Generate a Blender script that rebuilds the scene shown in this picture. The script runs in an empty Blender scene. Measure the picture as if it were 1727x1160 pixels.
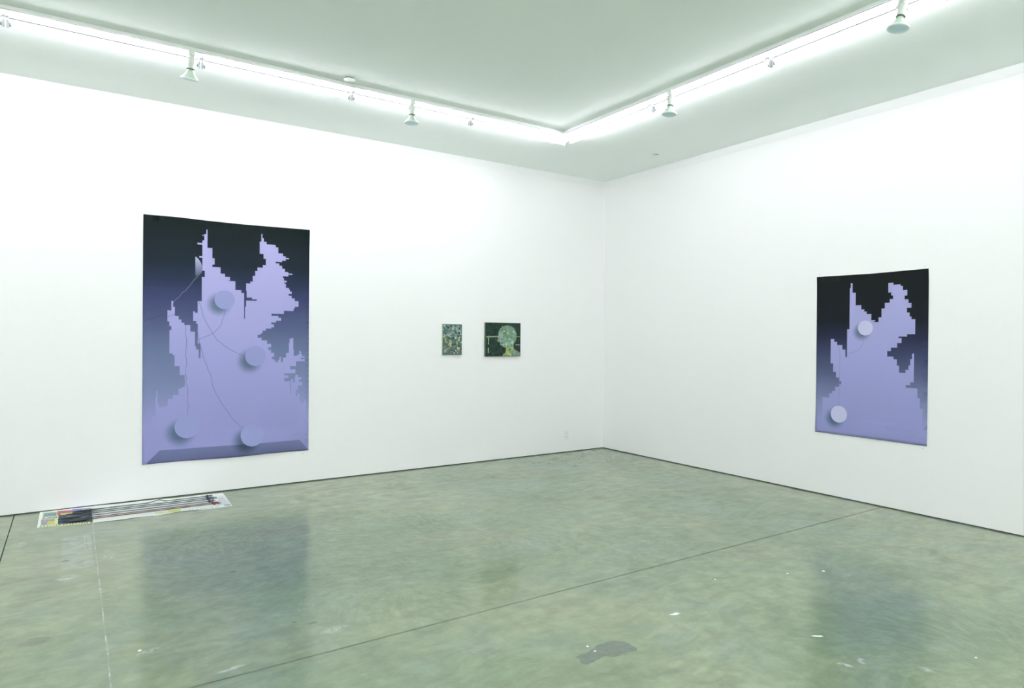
import bpy, bmesh, math, random
from mathutils import Vector, Matrix
from mathutils.geometry import delaunay_2d_cdt

random.seed(7)
scene = bpy.context.scene
COL = scene.collection
H = 3.66                      # ceiling height (12 ft)
XW, YW = -12.6, -11.4         # far ends of the room, behind the camera

# ---------------------------------------------------------------- camera
cam_data = bpy.data.cameras.new('camera')
cam_data.sensor_width = 36.0
cam_data.lens = 1115.49 / 1727 * 36.0
cam_data.clip_start = 0.05
cam = bpy.data.objects.new('camera', cam_data)
COL.objects.link(cam)
r_ = Vector((0.83191822, -0.55485729, 0.00674077))
u_ = Vector((-0.00076321, 0.01100361, 0.99993917))
f_ = Vector((0.55489771, 0.83187277, -0.00873063))
m = Matrix.Identity(4)
for i in range(3):
    m[i][0], m[i][1], m[i][2] = r_[i], u_[i], -f_[i]
m.translation = Vector((-6.11170, -6.88295, 1.50527))
cam.matrix_world = m
scene.camera = cam

# ---------------------------------------------------------------- world, exposure, lamp strength
world = bpy.data.worlds.new('world')
scene.world = world
world.use_nodes = True
world.node_tree.nodes['Background'].inputs[0].default_value = (0.8, 1.0, 0.95, 1)
world.node_tree.nodes['Background'].inputs[1].default_value = 0.0
vs = scene.view_settings
scene.display_settings.display_device = 'sRGB'
vs.view_transform = 'Standard'
vs.look = 'None'
vs.gamma = 1.0
vs.use_curve_mapping = False
vs.exposure = 0.0
TUBE_STRENGTH = 49.0
TUBE_COLOR = (1.02, 1.0, 1.075)
scene.cycles.diffuse_bounces = 8
scene.cycles.max_bounces = 12

# ---------------------------------------------------------------- helpers
def lin(c):
    return tuple(((v / 255) / 12.92 if v / 255 <= 0.04045 else ((v / 255 + 0.055) / 1.055) ** 2.4) for v in c[:3])

def mat(name, color=(0.8, 0.8, 0.8), rough=0.6, spec=0.5, metal=0.0, **kw):
    m = bpy.data.materials.new(name)
    m.use_nodes = True
    b = m.node_tree.nodes['Principled BSDF']
    b.inputs['Base Color'].default_value = (*color, 1)
    b.inputs['Roughness'].default_value = rough
    b.inputs['Specular IOR Level'].default_value = spec
    b.inputs['Metallic'].default_value = metal
    if 'trans' in kw: b.inputs['Transmission Weight'].default_value = kw['trans']
    if 'ior' in kw: b.inputs['IOR'].default_value = kw['ior']
    if 'noise' in kw:                      # slight procedural mottling of the base colour
        amp, scale = kw['noise']
        G = Graph(m)
        n = G.noise(G.objco(), scale, 4)
        k = G.math('MULTIPLY_ADD', n, amp * 2, 1 - amp)
        G.link(G.vscale(G.rgb(color), k), b.inputs['Base Color'])
    return m

class Graph:
    def __init__(s, m):
        s.t = m.node_tree
        s.b = s.t.nodes['Principled BSDF']
    def n(s, kind, **kw):
        nd = s.t.nodes.new(kind)
        for k, v in kw.items(): setattr(nd, k, v)
        return nd
    def link(s, a, b): s.t.links.new(a, b)
    def put(s, v, inp):
        if isinstance(v, bpy.types.NodeSocket): s.link(v, inp)
        else: inp.default_value = v
    def objco(s): return s.n('ShaderNodeTexCoord').outputs['Object']
    def rgb(s, c):
        nd = s.n('ShaderNodeRGB'); nd.outputs[0].default_value = (*c[:3], 1); return nd.outputs[0]
    def math(s, op, a, b=0.0, c=0.0, clamp=False):
        nd = s.n('ShaderNodeMath', operation=op); nd.use_clamp = clamp
        s.put(a, nd.inputs[0]); s.put(b, nd.inputs[1]); s.put(c, nd.inputs[2])
        return nd.outputs[0]
    def vscale(s, v, k):
        nd = s.n('ShaderNodeVectorMath', operation='SCALE'); s.put(v, nd.inputs[0]); s.put(k, nd.inputs['Scale']); return nd.outputs[0]
    def vmath(s, op, a, b):
        nd = s.n('ShaderNodeVectorMath', operation=op); s.put(a, nd.inputs[0]); s.put(b, nd.inputs[1]); return nd.outputs['Value'] if op in ('DISTANCE', 'DOT_PRODUCT', 'LENGTH') else nd.outputs[0]
    def noise(s, co, scale, detail=4, dist=0.0, rough=0.5, color=False):
        nd = s.n('ShaderNodeTexNoise'); s.put(co, nd.inputs['Vector'])
        nd.inputs['Scale'].default_value = scale; nd.inputs['Detail'].default_value = detail
        nd.inputs['Distortion'].default_value = dist; nd.inputs['Roughness'].default_value = rough
        return nd.outputs['Color' if color else 'Fac']
    def sep(s, v):
        nd = s.n('ShaderNodeSeparateXYZ'); s.put(v, nd.inputs[0]); return nd.outputs
    def comb(s, x, y, z):
        nd = s.n('ShaderNodeCombineXYZ'); s.put(x, nd.inputs[0]); s.put(y, nd.inputs[1]); s.put(z, nd.inputs[2]); return nd.outputs[0]
    def mix(s, f, a, b, mode='MIX'):
        nd = s.n('ShaderNodeMix', data_type='RGBA', blend_type=mode)
        s.put(f, nd.inputs[0])
        for v, i in ((a, 6), (b, 7)):
            if isinstance(v, bpy.types.NodeSocket): s.link(v, nd.inputs[i])
            else: nd.inputs[i].default_value = (*v[:3], 1)
        return nd.outputs[2]
    def ramp(s, f, stops, interp='LINEAR'):
        nd = s.n('ShaderNodeValToRGB'); s.put(f, nd.inputs[0]); cr = nd.color_ramp; cr.interpolation = interp
        while len(cr.elements) < len(stops): cr.elements.new(0.5)
        for e, (p, c) in zip(cr.elements, stops): e.position = p; e.color = (*c[:3], 1)
        return nd.outputs[0]
    def smooth(s, v, a, b):                 # smoothstep a -> b
        nd = s.n('ShaderNodeMapRange', interpolation_type='SMOOTHSTEP'); s.put(v, nd.inputs[0])
        nd.inputs[1].default_value = a; nd.inputs[2].default_value = b
        nd.inputs[3].default_value = 0; nd.inputs[4].default_value = 1
        return nd.outputs[0]
    def bump(s, h, strength, dist):
        nd = s.n('ShaderNodeBump'); nd.inputs['Strength'].default_value = strength; nd.inputs['Distance'].default_value = dist
        s.link(h, nd.inputs['Height']); s.link(nd.outputs[0], s.b.inputs['Normal'])

def obj(name, bm, mats, parent=None, smooth=False, loc=None):
    me = bpy.data.meshes.new(name)
    bmesh.ops.recalc_face_normals(bm, faces=bm.faces)
    bm.to_mesh(me); bm.free()
    for mm in (mats if isinstance(mats, (list, tuple)) else [mats]): me.materials.append(mm)
    if smooth:
        for p in me.polygons: p.use_smooth = True
        try: me.set_sharp_from_angle(angle=math.radians(38))
        except Exception: pass
    o = bpy.data.objects.new(name, me)
    COL.objects.link(o)
    if parent: o.parent = parent
    if loc: o.location = loc
    return o

def empty(name, loc, label, cat, group=None, rot=(0, 0, 0)):
    o = bpy.data.objects.new(name, None)
    o.empty_display_size = 0.1
    COL.objects.link(o)
    o.location = loc; o.rotation_euler = rot
    o['label'] = label; o['category'] = cat
    if group: o['group'] = group
    return o

def tag(o, label, cat, group=None):
    o['label'] = label; o['category'] = cat
    if group: o['group'] = group
    return o

def struct(o):
    o['kind'] = 'structure'
    return o

def box(bm, a, b, bevel=0.0, mi=0):
    v0 = len(bm.verts)
    x0, x1 = sorted((a[0], b[0])); y0, y1 = sorted((a[1], b[1])); z0, z1 = sorted((a[2], b[2]))
    V = [bm.verts.new(p) for p in ((x0, y0, z0), (x1, y0, z0), (x1, y1, z0), (x0, y1, z0), (x0, y0, z1), (x1, y0, z1), (x1, y1, z1), (x0, y1, z1))]
    F = [bm.faces.new([V[i] for i in q]) for q in ((3, 2, 1, 0), (4, 5, 6, 7), (0, 1, 5, 4), (1, 2, 6, 5), (2, 3, 7, 6), (3, 0, 4, 7))]
    for f in F: f.material_index = mi
    if bevel:
        es = {e for f in F for e in f.edges}
        bmesh.ops.bevel(bm, geom=list(es), offset=bevel, segments=2, affect='EDGES', profile=0.7, material=mi)
    return bm

def lathe(bm, prof, seg=24, M4=None, mi=0):
    """prof: list of (radius, z). r=0 closes."""
    rings = []
    for r, z in prof:
        if r < 1e-6: rings.append([bm.verts.new((0, 0, z))])
        else: rings.append([bm.verts.new((r * math.cos(2 * math.pi * i / seg), r * math.sin(2 * math.pi * i / seg), z)) for i in range(seg)])
    for A, B in zip(rings, rings[1:]):
        for i in range(seg):
            j = (i + 1) % seg
            q = [A[i % len(A)], A[j % len(A)], B[j % len(B)], B[i % len(B)]]
            q = [v for k, v in enumerate(q) if v not in q[:k]]
            if len(q) > 2:
                f = bm.faces.new(q); f.material_index = mi
    if M4 is not None:
        bmesh.ops.transform(bm, matrix=M4, verts=[v for R in rings for v in R])
    return bm

def sweep(bm, pts, rad, seg=8, flat=1.0, mi=0):
    """tube along points; rad number or list; flat squashes height"""
    pts = [Vector(p) for p in pts]
    n = len(pts); rings = []
    for i, p in enumerate(pts):
        d = (pts[min(i + 1, n - 1)] - pts[max(i - 1, 0)]).normalized()
        up = Vector((0, 0, 1)) if abs(d.z) < 0.9 else Vector((0, 1, 0))
        s = d.cross(up).normalized(); t = s.cross(d).normalized()
        r = rad[i] if isinstance(rad, (list, tuple)) else rad
        rings.append([bm.verts.new(p + s * (r * math.cos(2 * math.pi * k / seg)) + t * (r * flat * math.sin(2 * math.pi * k / seg))) for k in range(seg)])
    for A, B in zip(rings, rings[1:]):
        for k in range(seg):
            f = bm.faces.new((A[k], A[(k + 1) % seg], B[(k + 1) % seg], B[k])); f.material_index = mi
    for R in (rings[0][::-1], rings[-1]):
        f = bm.faces.new(R); f.material_index = mi
    return bm

def slab_poly(bm, pts, z0, z1, mi=0):
    """flat polygon given a small thickness"""
    A = [bm.verts.new((x, y, z0)) for x, y in pts]; B = [bm.verts.new((x, y, z1)) for x, y in pts]
    n = len(pts)
    fs = [bm.faces.new(B), bm.faces.new(A[::-1])] + [bm.faces.new((A[i], A[(i + 1) % n], B[(i + 1) % n], B[i])) for i in range(n)]
    for f in fs: f.material_index = mi

def inside(p, poly):
    x, y = p; c = False; n = len(poly)
    for i in range(n):
        x1, y1 = poly[i]; x2, y2 = poly[i - 1]
        if (y1 > y) != (y2 > y) and x < (x2 - x1) * (y - y1) / (y2 - y1) + x1: c = not c
    return c

def printed_sheet(outline, regions, step, lift):
    """triangulated flat sheet: `regions` = [(polygon, material index)], later ones on top.
    lift(x, y) gives the sheet's distance from its support. Returns vertices and faces."""
    vs, es = [], []
    def add(poly, closed=True):
        k = len(vs)
        vs.extend(Vector(p) for p in poly)
        es.extend((k + i, k + (i + 1) % len(poly)) for i in range(len(poly) if closed else len(poly) - 1))
    dense = []
    for i, p in enumerate(outline):
        q = outline[(i + 1) % len(outline)]; L = math.dist(p, q); n = max(1, int(L / step))
        dense += [(p[0] + (q[0] - p[0]) * k / n, p[1] + (q[1] - p[1]) * k / n) for k in range(n)]
    add(dense)
    for poly, _ in regions: add(poly)
    xs = [p[0] for p in outline]; ys = [p[1] for p in outline]
    y = min(ys) + step / 2
    while y < max(ys):
        x = min(xs) + step / 2
        while x < max(xs):
            if inside((x, y), outline): vs.append(Vector((x, y)))
            x += step
        y += step
    V, E, F, *_ = delaunay_2d_cdt(vs, es, [], 0, 1e-5)
    out = []
    for f in F:
        cx = sum(V[i][0] for i in f) / 3; cy = sum(V[i][1] for i in f) / 3
        if not inside((cx, cy), outline): continue
        mi = 0
        for poly, m_ in regions:
            if inside((cx, cy), poly): mi = m_
        out.append((f, mi))
    return [(v[0], v[1], lift(v[0], v[1])) for v in V], out

def ribbon(pts, w):
    """thin strip polygon around a polyline"""
    L, R = [], []
    for i, p in enumerate(pts):
        a = Vector(pts[max(i - 1, 0)]); b = Vector(pts[min(i + 1, len(pts) - 1)])
        d = (b - a).normalized(); n = Vector((-d.y, d.x)) * w / 2
        L.append((p[0] + n.x, p[1] + n.y)); R.append((p[0] - n.x, p[1] - n.y))
    return L + R[::-1]

def circle(c, r, n=48):
    return [(c[0] + r * math.cos(2 * math.pi * i / n), c[1] + r * math.sin(2 * math.pi * i / n)) for i in range(n)]

# ---------------------------------------------------------------- measured outlines (metres)
FIG_A=[(0.083,0.626),(0.083,0.765),(0.11,0.765),(0.11,0.942),(0.118,0.942),(0.118,1.0),(0.126,1.0),(0.126,0.879),(0.136,0.879),(0.136,0.847),(0.194,0.847),(0.194,0.858),(0.211,0.858),(0.211,0.918),(0.252,0.918),(0.252,0.952),(0.301,0.952),(0.301,1.013),(0.33,1.013),(0.33,1.026),(0.354,1.026),(0.354,1.028),(0.354,1.139),(0.31,1.139),(0.31,1.224),(0.267,1.224),(0.267,1.327),(0.25,1.327),(0.25,1.342),(0.224,1.342),(0.224,1.56),(0.24,1.56),(0.24,1.597),(0.223,1.597),(0.223,1.639),(0.207,1.639),(0.207,1.744),(0.225,1.744),(0.225,1.741),(0.24,1.741),(0.24,1.832),(0.254,1.832),(0.254,1.776),(0.269,1.776),(0.269,1.692),(0.301,1.692),(0.301,1.659),(0.324,1.659),(0.324,1.63),(0.349,1.63),(0.349,1.609),(0.4,1.609),(0.4,1.547),(0.44,1.547),(0.44,1.406),(0.45,1.406),(0.45,1.378),(0.472,1.378),(0.472,1.296),(0.489,1.296),(0.489,1.436),(0.464,1.436),(0.464,1.622),(0.45,1.622),(0.45,1.649),(0.424,1.649),(0.424,1.74),(0.438,1.74),(0.438,1.726),(0.463,1.726),(0.463,1.837),(0.498,1.837),(0.498,2.068),(0.524,2.068),(0.524,2.128),(0.502,2.128),(0.502,2.25),(0.476,2.25),(0.476,2.265),(0.502,2.265),(0.502,2.374),(0.459,2.374),(0.459,2.39),(0.502,2.39),(0.502,2.417),(0.518,2.417),(0.518,2.46),(0.5,2.46),(0.5,2.468),(0.52,2.468),(0.52,2.478),(0.536,2.478),(0.536,2.521),(0.546,2.521),(0.546,2.349),(0.59,2.349),(0.59,2.253),(0.61,2.253),(0.61,2.192),(0.59,2.192),(0.59,2.169),(0.663,2.169),(0.663,2.11),(0.703,2.11),(0.703,2.081),(0.748,2.081),(0.748,2.047),(0.732,2.047),(0.732,2.043),(0.798,2.043),(0.798,1.958),(0.853,1.958),(0.853,1.932),(0.879,1.932),(0.879,1.679),(0.888,1.679),(0.888,1.798),(0.898,1.798),(0.898,1.859),(0.998,1.859),(0.998,1.873),(0.954,1.873),(0.954,1.889),(0.903,1.889),(0.903,1.954),(0.898,1.954),(0.898,2.028),(0.937,2.028),(0.937,2.048),(0.959,2.048),(0.959,2.106),(0.982,2.106),(0.982,2.155),(1.004,2.155),(1.004,2.191),(1.055,2.191),(1.055,2.218),(1.084,2.218),(1.084,2.282),(1.062,2.282),(1.062,2.328),(1.025,2.328),(1.025,2.45),(1.04,2.45),(1.04,2.527),(1.05,2.527),(1.05,2.487),(1.063,2.487),(1.063,2.452),(1.091,2.452),(1.091,2.428),(1.179,2.428),(1.179,2.406),(1.205,2.406),(1.205,2.348),(1.251,2.348),(1.251,2.321),(1.279,2.321),(1.279,2.306),(1.31,2.306),(1.31,2.294),(1.279,2.294),(1.279,2.276),(1.243,2.276),(1.243,2.26),(1.179,2.26),(1.179,2.244),(1.215,2.244),(1.215,2.223),(1.244,2.223),(1.244,2.194),(1.27,2.194),(1.27,2.163),(1.305,2.163),(1.305,2.149),(1.345,2.149),(1.345,2.137),(1.305,2.137),(1.305,2.118),(1.252,2.118),(1.252,2.099),(1.263,2.099),(1.263,2.074),(1.288,2.074),(1.288,2.056),(1.267,2.056),(1.267,2.042),(1.282,2.042),(1.282,2.001),(1.311,2.001),(1.311,1.984),(1.322,1.984),(1.322,1.966),(1.34,1.966),(1.34,1.942),(1.308,1.942),(1.308,1.923),(1.34,1.923),(1.34,1.897),(1.371,1.897),(1.371,1.87),(1.409,1.87),(1.409,1.812),(1.372,1.812),(1.372,1.793),(1.36,1.793),(1.36,1.768),(1.263,1.768),(1.263,1.735),(1.14,1.735),(1.14,1.714),(1.208,1.714),(1.208,1.695),(1.234,1.695),(1.234,1.667),(1.186,1.667),(1.186,1.648),(1.138,1.648),(1.138,1.629),(1.164,1.629),(1.164,1.598),(1.138,1.598),(1.138,1.586),(1.085,1.586),(1.085,1.564),(1.055,1.564),(1.055,1.537),(1.035,1.537),(1.035,1.521),(1.008,1.521),(1.008,1.493),(1.046,1.493),(1.046,1.466),(1.098,1.466),(1.098,1.432),(1.137,1.432),(1.137,1.399),(1.109,1.399),(1.109,1.37),(1.137,1.37),(1.137,1.342),(1.167,1.342),(1.167,1.304),(1.144,1.304),(1.144,1.277),(1.168,1.277),(1.168,1.261),(1.186,1.261),(1.186,1.246),(1.207,1.246),(1.207,1.27),(1.219,1.27),(1.219,1.294),(1.226,1.294),(1.226,1.303),(1.233,1.303),(1.233,1.248),(1.252,1.248),(1.252,1.293),(1.285,1.293),(1.285,1.341),(1.312,1.341),(1.312,1.444),(1.32,1.444),(1.32,1.485),(1.342,1.485),(1.342,1.495),(1.357,1.495),(1.357,1.375),(1.362,1.375),(1.362,1.31),(1.397,1.31),(1.397,1.322),(1.419,1.322),(1.419,1.359),(1.436,1.359),(1.436,1.323),(1.45,1.323),(1.45,1.303),(1.475,1.303),(1.475,1.289),(1.434,1.289),(1.434,1.274),(1.475,1.274),(1.475,1.253),(1.385,1.253),(1.385,1.205),(1.326,1.205),(1.326,1.172),(1.38,1.172),(1.38,1.132),(1.268,1.132),(1.268,1.111),(1.309,1.111),(1.309,1.084),(1.268,1.084),(1.268,1.051),(1.327,1.051),(1.327,0.91),(1.335,0.91),(1.335,1.073),(1.357,1.073),(1.357,1.037),(1.373,1.037),(1.373,1.095),(1.38,1.095),(1.38,1.115),(1.405,1.115),(1.405,1.09),(1.439,1.09),(1.439,1.066),(1.415,1.066),(1.415,1.039),(1.446,1.039),(1.446,1.002),(1.404,1.002),(1.404,0.956),(1.383,0.956),(1.383,0.895),(1.401,0.895),(1.401,0.925),(1.422,0.925),(1.422,0.839),(1.44,0.839),(1.44,0.81),(1.459,0.81),(1.459,0.835),(1.473,0.835),(1.473,0.845),(1.485,0.845),(1.485,0.523)]
LENS=[(0.441,2.2568),(0.4503,2.2561),(0.4703,2.2335),(0.4903,2.2022),(0.4991,2.1736),(0.5019,2.1257),(0.4706,2.0917),(0.4428,2.0683)]
BEVEL=[(0.0386,0.328),(0.143,0.4474),(0.7386,0.4448),(1.0258,0.4436),(1.4236,0.445),(1.5164,0.3282)]
BOT_A=[(0.0016,0.3283),(0.2974,0.3324),(0.7389,0.3223),(1.1008,0.3316),(1.5149,0.3284)]
TOP_A=[(0.0083,2.6085),(0.2976,2.6114),(0.5473,2.6058),(0.8686,2.6042),(1.5173,2.6107)]
DISC_A=[[(0.7024,1.8587),(0.7942,1.8621)],[(0.9896,1.3104),(1.0884,1.3095)],[(0.3747,0.6515),(0.4821,0.6442)],[(0.9584,0.5278),(1.0676,0.5196)]]
CR_A=[[(0.0119,1.6415),(0.058,1.6606),(0.0859,1.6627),(0.117,1.6761),(0.1545,1.696),(0.205,1.7172)],[(0.2095,1.6839),(0.2689,1.7068)],[(0.2539,1.8078),(0.2686,1.8369),(0.3072,1.8742),(0.333,1.9146),(0.359,1.9302),(0.372,1.9524),(0.3981,1.9826),(0.408,2.0012),(0.431,2.035),(0.464,2.0731),(0.4992,2.1189)],[(0.3597,1.6081),(0.358,1.5085),(0.3678,1.4833),(0.3679,1.4291),(0.3603,1.3281),(0.3722,1.2557),(0.3606,1.2053),(0.3594,1.1656),(0.3686,1.1111),(0.3609,1.0752),(0.3721,1.0387),(0.3773,1.0243),(0.3808,0.9518),(0.3724,0.887),(0.3863,0.8465),(0.3745,0.8072),(0.3746,0.7602)],[(0.4732,1.8358),(0.4947,1.7724),(0.5082,1.6997),(0.5454,1.62),(0.593,1.5361),(0.6342,1.4663),(0.6755,1.4368),(0.7102,1.4033),(0.709,1.4055),(0.7509,1.3771),(0.8072,1.3469),(0.8498,1.324),(0.889,1.3176)],[(0.4634,1.4715),(0.5054,1.4877),(0.5863,1.525),(0.6271,1.5623),(0.6681,1.611),(0.6818,1.6669),(0.6989,1.7118),(0.7023,1.7565)],[(0.4633,1.5385),(0.4754,1.4657),(0.4889,1.4073),(0.5058,1.3415),(0.5227,1.2718),(0.543,1.2311),(0.5498,1.1943),(0.5805,1.1274),(0.5943,1.0385),(0.5978,1.0165),(0.6252,0.9563),(0.684,0.8424),(0.7377,0.765),(0.7457,0.7421),(0.7809,0.6912),(0.8163,0.6551),(0.8519,0.615),(0.8747,0.5983)]]
FIG_B=[(0.069,0.759),(0.069,0.95),(0.136,0.95),(0.136,0.993),(0.164,0.993),(0.164,1.018),(0.195,1.018),(0.195,1.062),(0.235,1.062),(0.235,1.086),(0.254,1.086),(0.254,1.118),(0.235,1.118),(0.235,1.15),(0.202,1.15),(0.202,1.204),(0.173,1.204),(0.173,1.283),(0.146,1.283),(0.146,1.518),(0.181,1.518),(0.181,1.492),(0.21,1.492),(0.21,1.461),(0.262,1.461),(0.262,1.419),(0.292,1.419),(0.292,1.349),(0.308,1.349),(0.308,1.611),(0.33,1.611),(0.33,1.999),(0.339,1.999),(0.339,2.044),(0.356,2.044),(0.356,1.953),(0.387,1.953),(0.387,1.834),(0.44,1.834),(0.44,1.794),(0.468,1.794),(0.468,1.774),(0.491,1.774),(0.491,1.75),(0.533,1.75),(0.533,1.692),(0.569,1.692),(0.569,1.68),(0.554,1.68),(0.554,1.674),(0.599,1.674),(0.599,1.718),(0.625,1.718),(0.625,1.796),(0.653,1.796),(0.653,1.846),(0.696,1.846),(0.696,1.878),(0.724,1.878),(0.724,1.91),(0.708,1.91),(0.708,1.938),(0.682,1.938),(0.682,2.024),(0.726,2.024),(0.726,2.005),(0.787,2.005),(0.787,1.99),(0.807,1.99),(0.807,1.953),(0.844,1.953),(0.844,1.904),(0.823,1.904),(0.823,1.87),(0.855,1.87),(0.855,1.837),(0.88,1.837),(0.88,1.796),(0.843,1.796),(0.843,1.754),(0.866,1.754),(0.866,1.718),(0.882,1.718),(0.882,1.695),(0.913,1.695),(0.913,1.564),(0.847,1.564),(0.847,1.543),(0.775,1.543),(0.775,1.53),(0.801,1.53),(0.801,1.486),(0.765,1.486),(0.765,1.444),(0.711,1.444),(0.711,1.413),(0.679,1.413),(0.679,1.364),(0.735,1.364),(0.735,1.34),(0.764,1.34),(0.764,1.285),(0.783,1.285),(0.783,1.222),(0.837,1.222),(0.837,1.251),(0.862,1.251),(0.862,1.289),(0.876,1.289),(0.876,1.346),(0.891,1.346),(0.891,1.395),(0.907,1.395),(0.907,1.144),(0.878,1.144),(0.878,1.118),(0.841,1.118),(0.841,1.093),(0.938,1.093),(0.938,1.01),(0.959,1.01),(0.959,0.918),(0.981,0.918),(0.981,0.733)]
DISC_B=[[(0.4796,1.6219),(0.5454,1.6213)],[(0.2343,0.8004),(0.3132,0.8082)]]
CR_B=[[(0.4696,1.5571),(0.4663,1.5154),(0.4554,1.4699),(0.4253,1.4276),(0.387,1.4001),(0.3089,1.3753)],[(0.2278,1.4594),(0.2326,1.3969),(0.2387,1.358),(0.2406,1.3581),(0.2349,1.1087),(0.2332,0.884)]]
BOT_B=[(-0.0007,0.6062),(0.5838,0.6065),(1.0208,0.6031)]
TOP_B=[(0.0012,2.1267),(0.5289,2.1191),(0.8392,2.1238),(1.0205,2.1252)]
PAPER1=[(-6.331,-0.551),(-6.328,0.046),(-5.944,0.024),(-5.96,-0.645),(-6.088,-0.61),(-6.223,-0.57)]
P1_RED=[(-6.224,-0.046),(-6.101,-0.057),(-6.118,-0.119),(-6.199,-0.159),(-6.224,-0.156)]
P1_BLUE=[(-6.101,-0.057),(-5.945,-0.045),(-5.947,-0.093),(-6.101,-0.09)]
P1_CYAN=[(-6.311,-0.017),(-6.226,-0.031),(-6.229,-0.153),(-6.311,-0.127)]
P1_PINK=[(-6.313,-0.28),(-6.237,-0.285),(-6.24,-0.356),(-6.313,-0.357)]
P1_YEL=[(-6.262,-0.354),(-6.234,-0.348),(-6.236,-0.453),(-6.263,-0.447)]
P1_DARK=[(-6.228,-0.303),(-5.951,-0.29),(-5.959,-0.593),(-6.19,-0.487),(-6.227,-0.482)]
P1_FRAME=[(-6.322,-0.501),(-6.315,0.005),(-5.945,-0.025),(-5.959,-0.628),(-6.224,-0.53)]
PAPER2=[(-5.958,-0.608),(-5.943,0.013),(-4.896,-0.079),(-4.921,-0.653),(-5.034,-0.635),(-5.156,-0.638),(-5.251,-0.619),(-5.326,-0.613),(-5.52,-0.639),(-5.568,-0.629),(-5.659,-0.621),(-5.747,-0.64),(-5.867,-0.625)]
P2_YEL=[(-5.414,-0.538),(-5.318,-0.531),(-5.33,-0.61),(-5.416,-0.602)]
P2_YEL2=[(-5.517,-0.525),(-5.414,-0.538),(-5.416,-0.602),(-5.517,-0.603)]
P2_GREY1=[(-5.009,-0.212),(-4.977,-0.216),(-4.982,-0.306),(-5.025,-0.288)]
P2_GREY2=[(-4.976,-0.57),(-4.929,-0.571),(-4.929,-0.621),(-4.978,-0.604)]
P2_GREY3=[(-5.359,-0.133),(-5.314,-0.131),(-5.316,-0.16),(-5.363,-0.153)]
P2_LGREY=[(-4.965,-0.232),(-4.92,-0.244),(-4.924,-0.559),(-5.021,-0.556)]
P2_PALE=[(-5.053,-0.192),(-5.009,-0.204),(-5.02,-0.275),(-5.066,-0.254)]
RODS=[[(-6.103,-0.168),(-5.982,-0.205),(-5.946,-0.126),(-5.809,-0.132),(-5.693,-0.155),(-5.581,-0.175),(-5.492,-0.168),(-5.468,-0.154),(-5.403,-0.18),(-5.299,-0.178),(-5.148,-0.173),(-5.081,-0.146),(-5.053,-0.145)],[(-6.146,-0.243),(-6.014,-0.275),(-5.948,-0.19),(-5.777,-0.264),(-5.587,-0.253),(-5.473,-0.252),(-5.31,-0.264),(-5.166,-0.295),(-5.061,-0.257)],[(-6.115,-0.325),(-5.991,-0.328),(-5.95,-0.261),(-5.804,-0.3),(-5.592,-0.312),(-5.454,-0.328),(-5.291,-0.334),(-5.174,-0.353),(-5.061,-0.318)],[(-6.204,-0.355),(-6.087,-0.38),(-5.952,-0.352),(-5.808,-0.379),(-5.598,-0.39),(-5.487,-0.4),(-5.3,-0.407),(-5.183,-0.417),(-5.065,-0.412)],[(-6.196,-0.443),(-6.087,-0.488),(-5.954,-0.436),(-5.812,-0.464),(-5.661,-0.456),(-5.646,-0.438),(-5.493,-0.461),(-5.308,-0.475),(-5.191,-0.475),(-5.052,-0.472)],[(-6.165,-0.492),(-6.064,-0.526),(-5.955,-0.491),(-5.79,-0.518),(-5.62,-0.521),(-5.65,-0.487),(-5.471,-0.502),(-5.312,-0.507),(-5.197,-0.511),(-5.045,-0.534)]]
STAIN=[(-4.129,-4.462),(-4.089,-4.456),(-4.043,-4.461),(-3.971,-4.429),(-3.906,-4.425),(-3.861,-4.434),(-3.822,-4.472),(-3.813,-4.502),(-3.819,-4.557),(-3.84,-4.579),(-3.886,-4.562),(-3.97,-4.564),(-4.003,-4.534),(-4.066,-4.539),(-4.124,-4.55),(-4.142,-4.526),(-4.122,-4.485)]
CHIPS=[(-3.349,-4.38),(-4.007,-4.412),(-4.009,-4.47),(-2.943,-4.965),(-2.265,-4.336),(-2.026,-4.438),(-2.746,-4.153),(-2.527,-5.506),(-5.838,-3.28),(-0.372,-0.614)]
SCRAPE=[(-6.145,-0.971),(-6.024,-1.013),(-5.965,-1.22),(-5.97,-1.784),(-6.134,-1.745),(-6.155,-1.945)]
PIECES=[(-5.407,-3.716),(-6.303,-2.877),(-5.803,-3.309),(-5.253,-2.399),(-3.104,-5.207),(-2.953,-5.237)]
P1=[(3.0626,1.3048),(3.3238,1.6674)]
P2=[(3.6415,1.2798),(4.1632,1.6961)]
HEAD=[(3.8281,1.5273),(3.8318,1.568),(3.8515,1.6156),(3.8875,1.6487),(3.9361,1.661),(3.9932,1.6633),(4.0427,1.6456),(4.0802,1.6049),(4.1014,1.5569),(4.1018,1.5086),(4.0855,1.4672),(4.0609,1.4396),(4.0529,1.4052),(4.0698,1.3639),(4.1031,1.3465),(4.1533,1.3289),(4.1554,1.286),(3.8904,1.2864),(3.9064,1.31),(3.9387,1.3303),(3.9466,1.3575),(3.9423,1.3883),(3.9057,1.3985),(3.8772,1.419),(3.8569,1.4461),(3.8406,1.4664),(3.8126,1.4629),(3.8244,1.4934)]
P2L=[[(3.6578,1.5261),(3.8241,1.534),(3.8242,1.5205),(3.6579,1.5127)],[(3.6853,1.5196),(3.6971,1.5197),(3.6962,1.4291),(3.686,1.4291)],[(4.1016,1.5293),(4.1559,1.5283),(4.1559,1.5214),(4.1017,1.5224)],[(4.0858,1.4258),(4.1567,1.4272),(4.1568,1.4203),(4.0859,1.4189)],[(3.6824,1.3855),(3.6957,1.3922),(3.6949,1.2915),(3.6831,1.2916)]]
NECK=[(3.9464,1.3882),(4.0447,1.3915),(4.0414,1.2884),(3.939,1.2893)]

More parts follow.
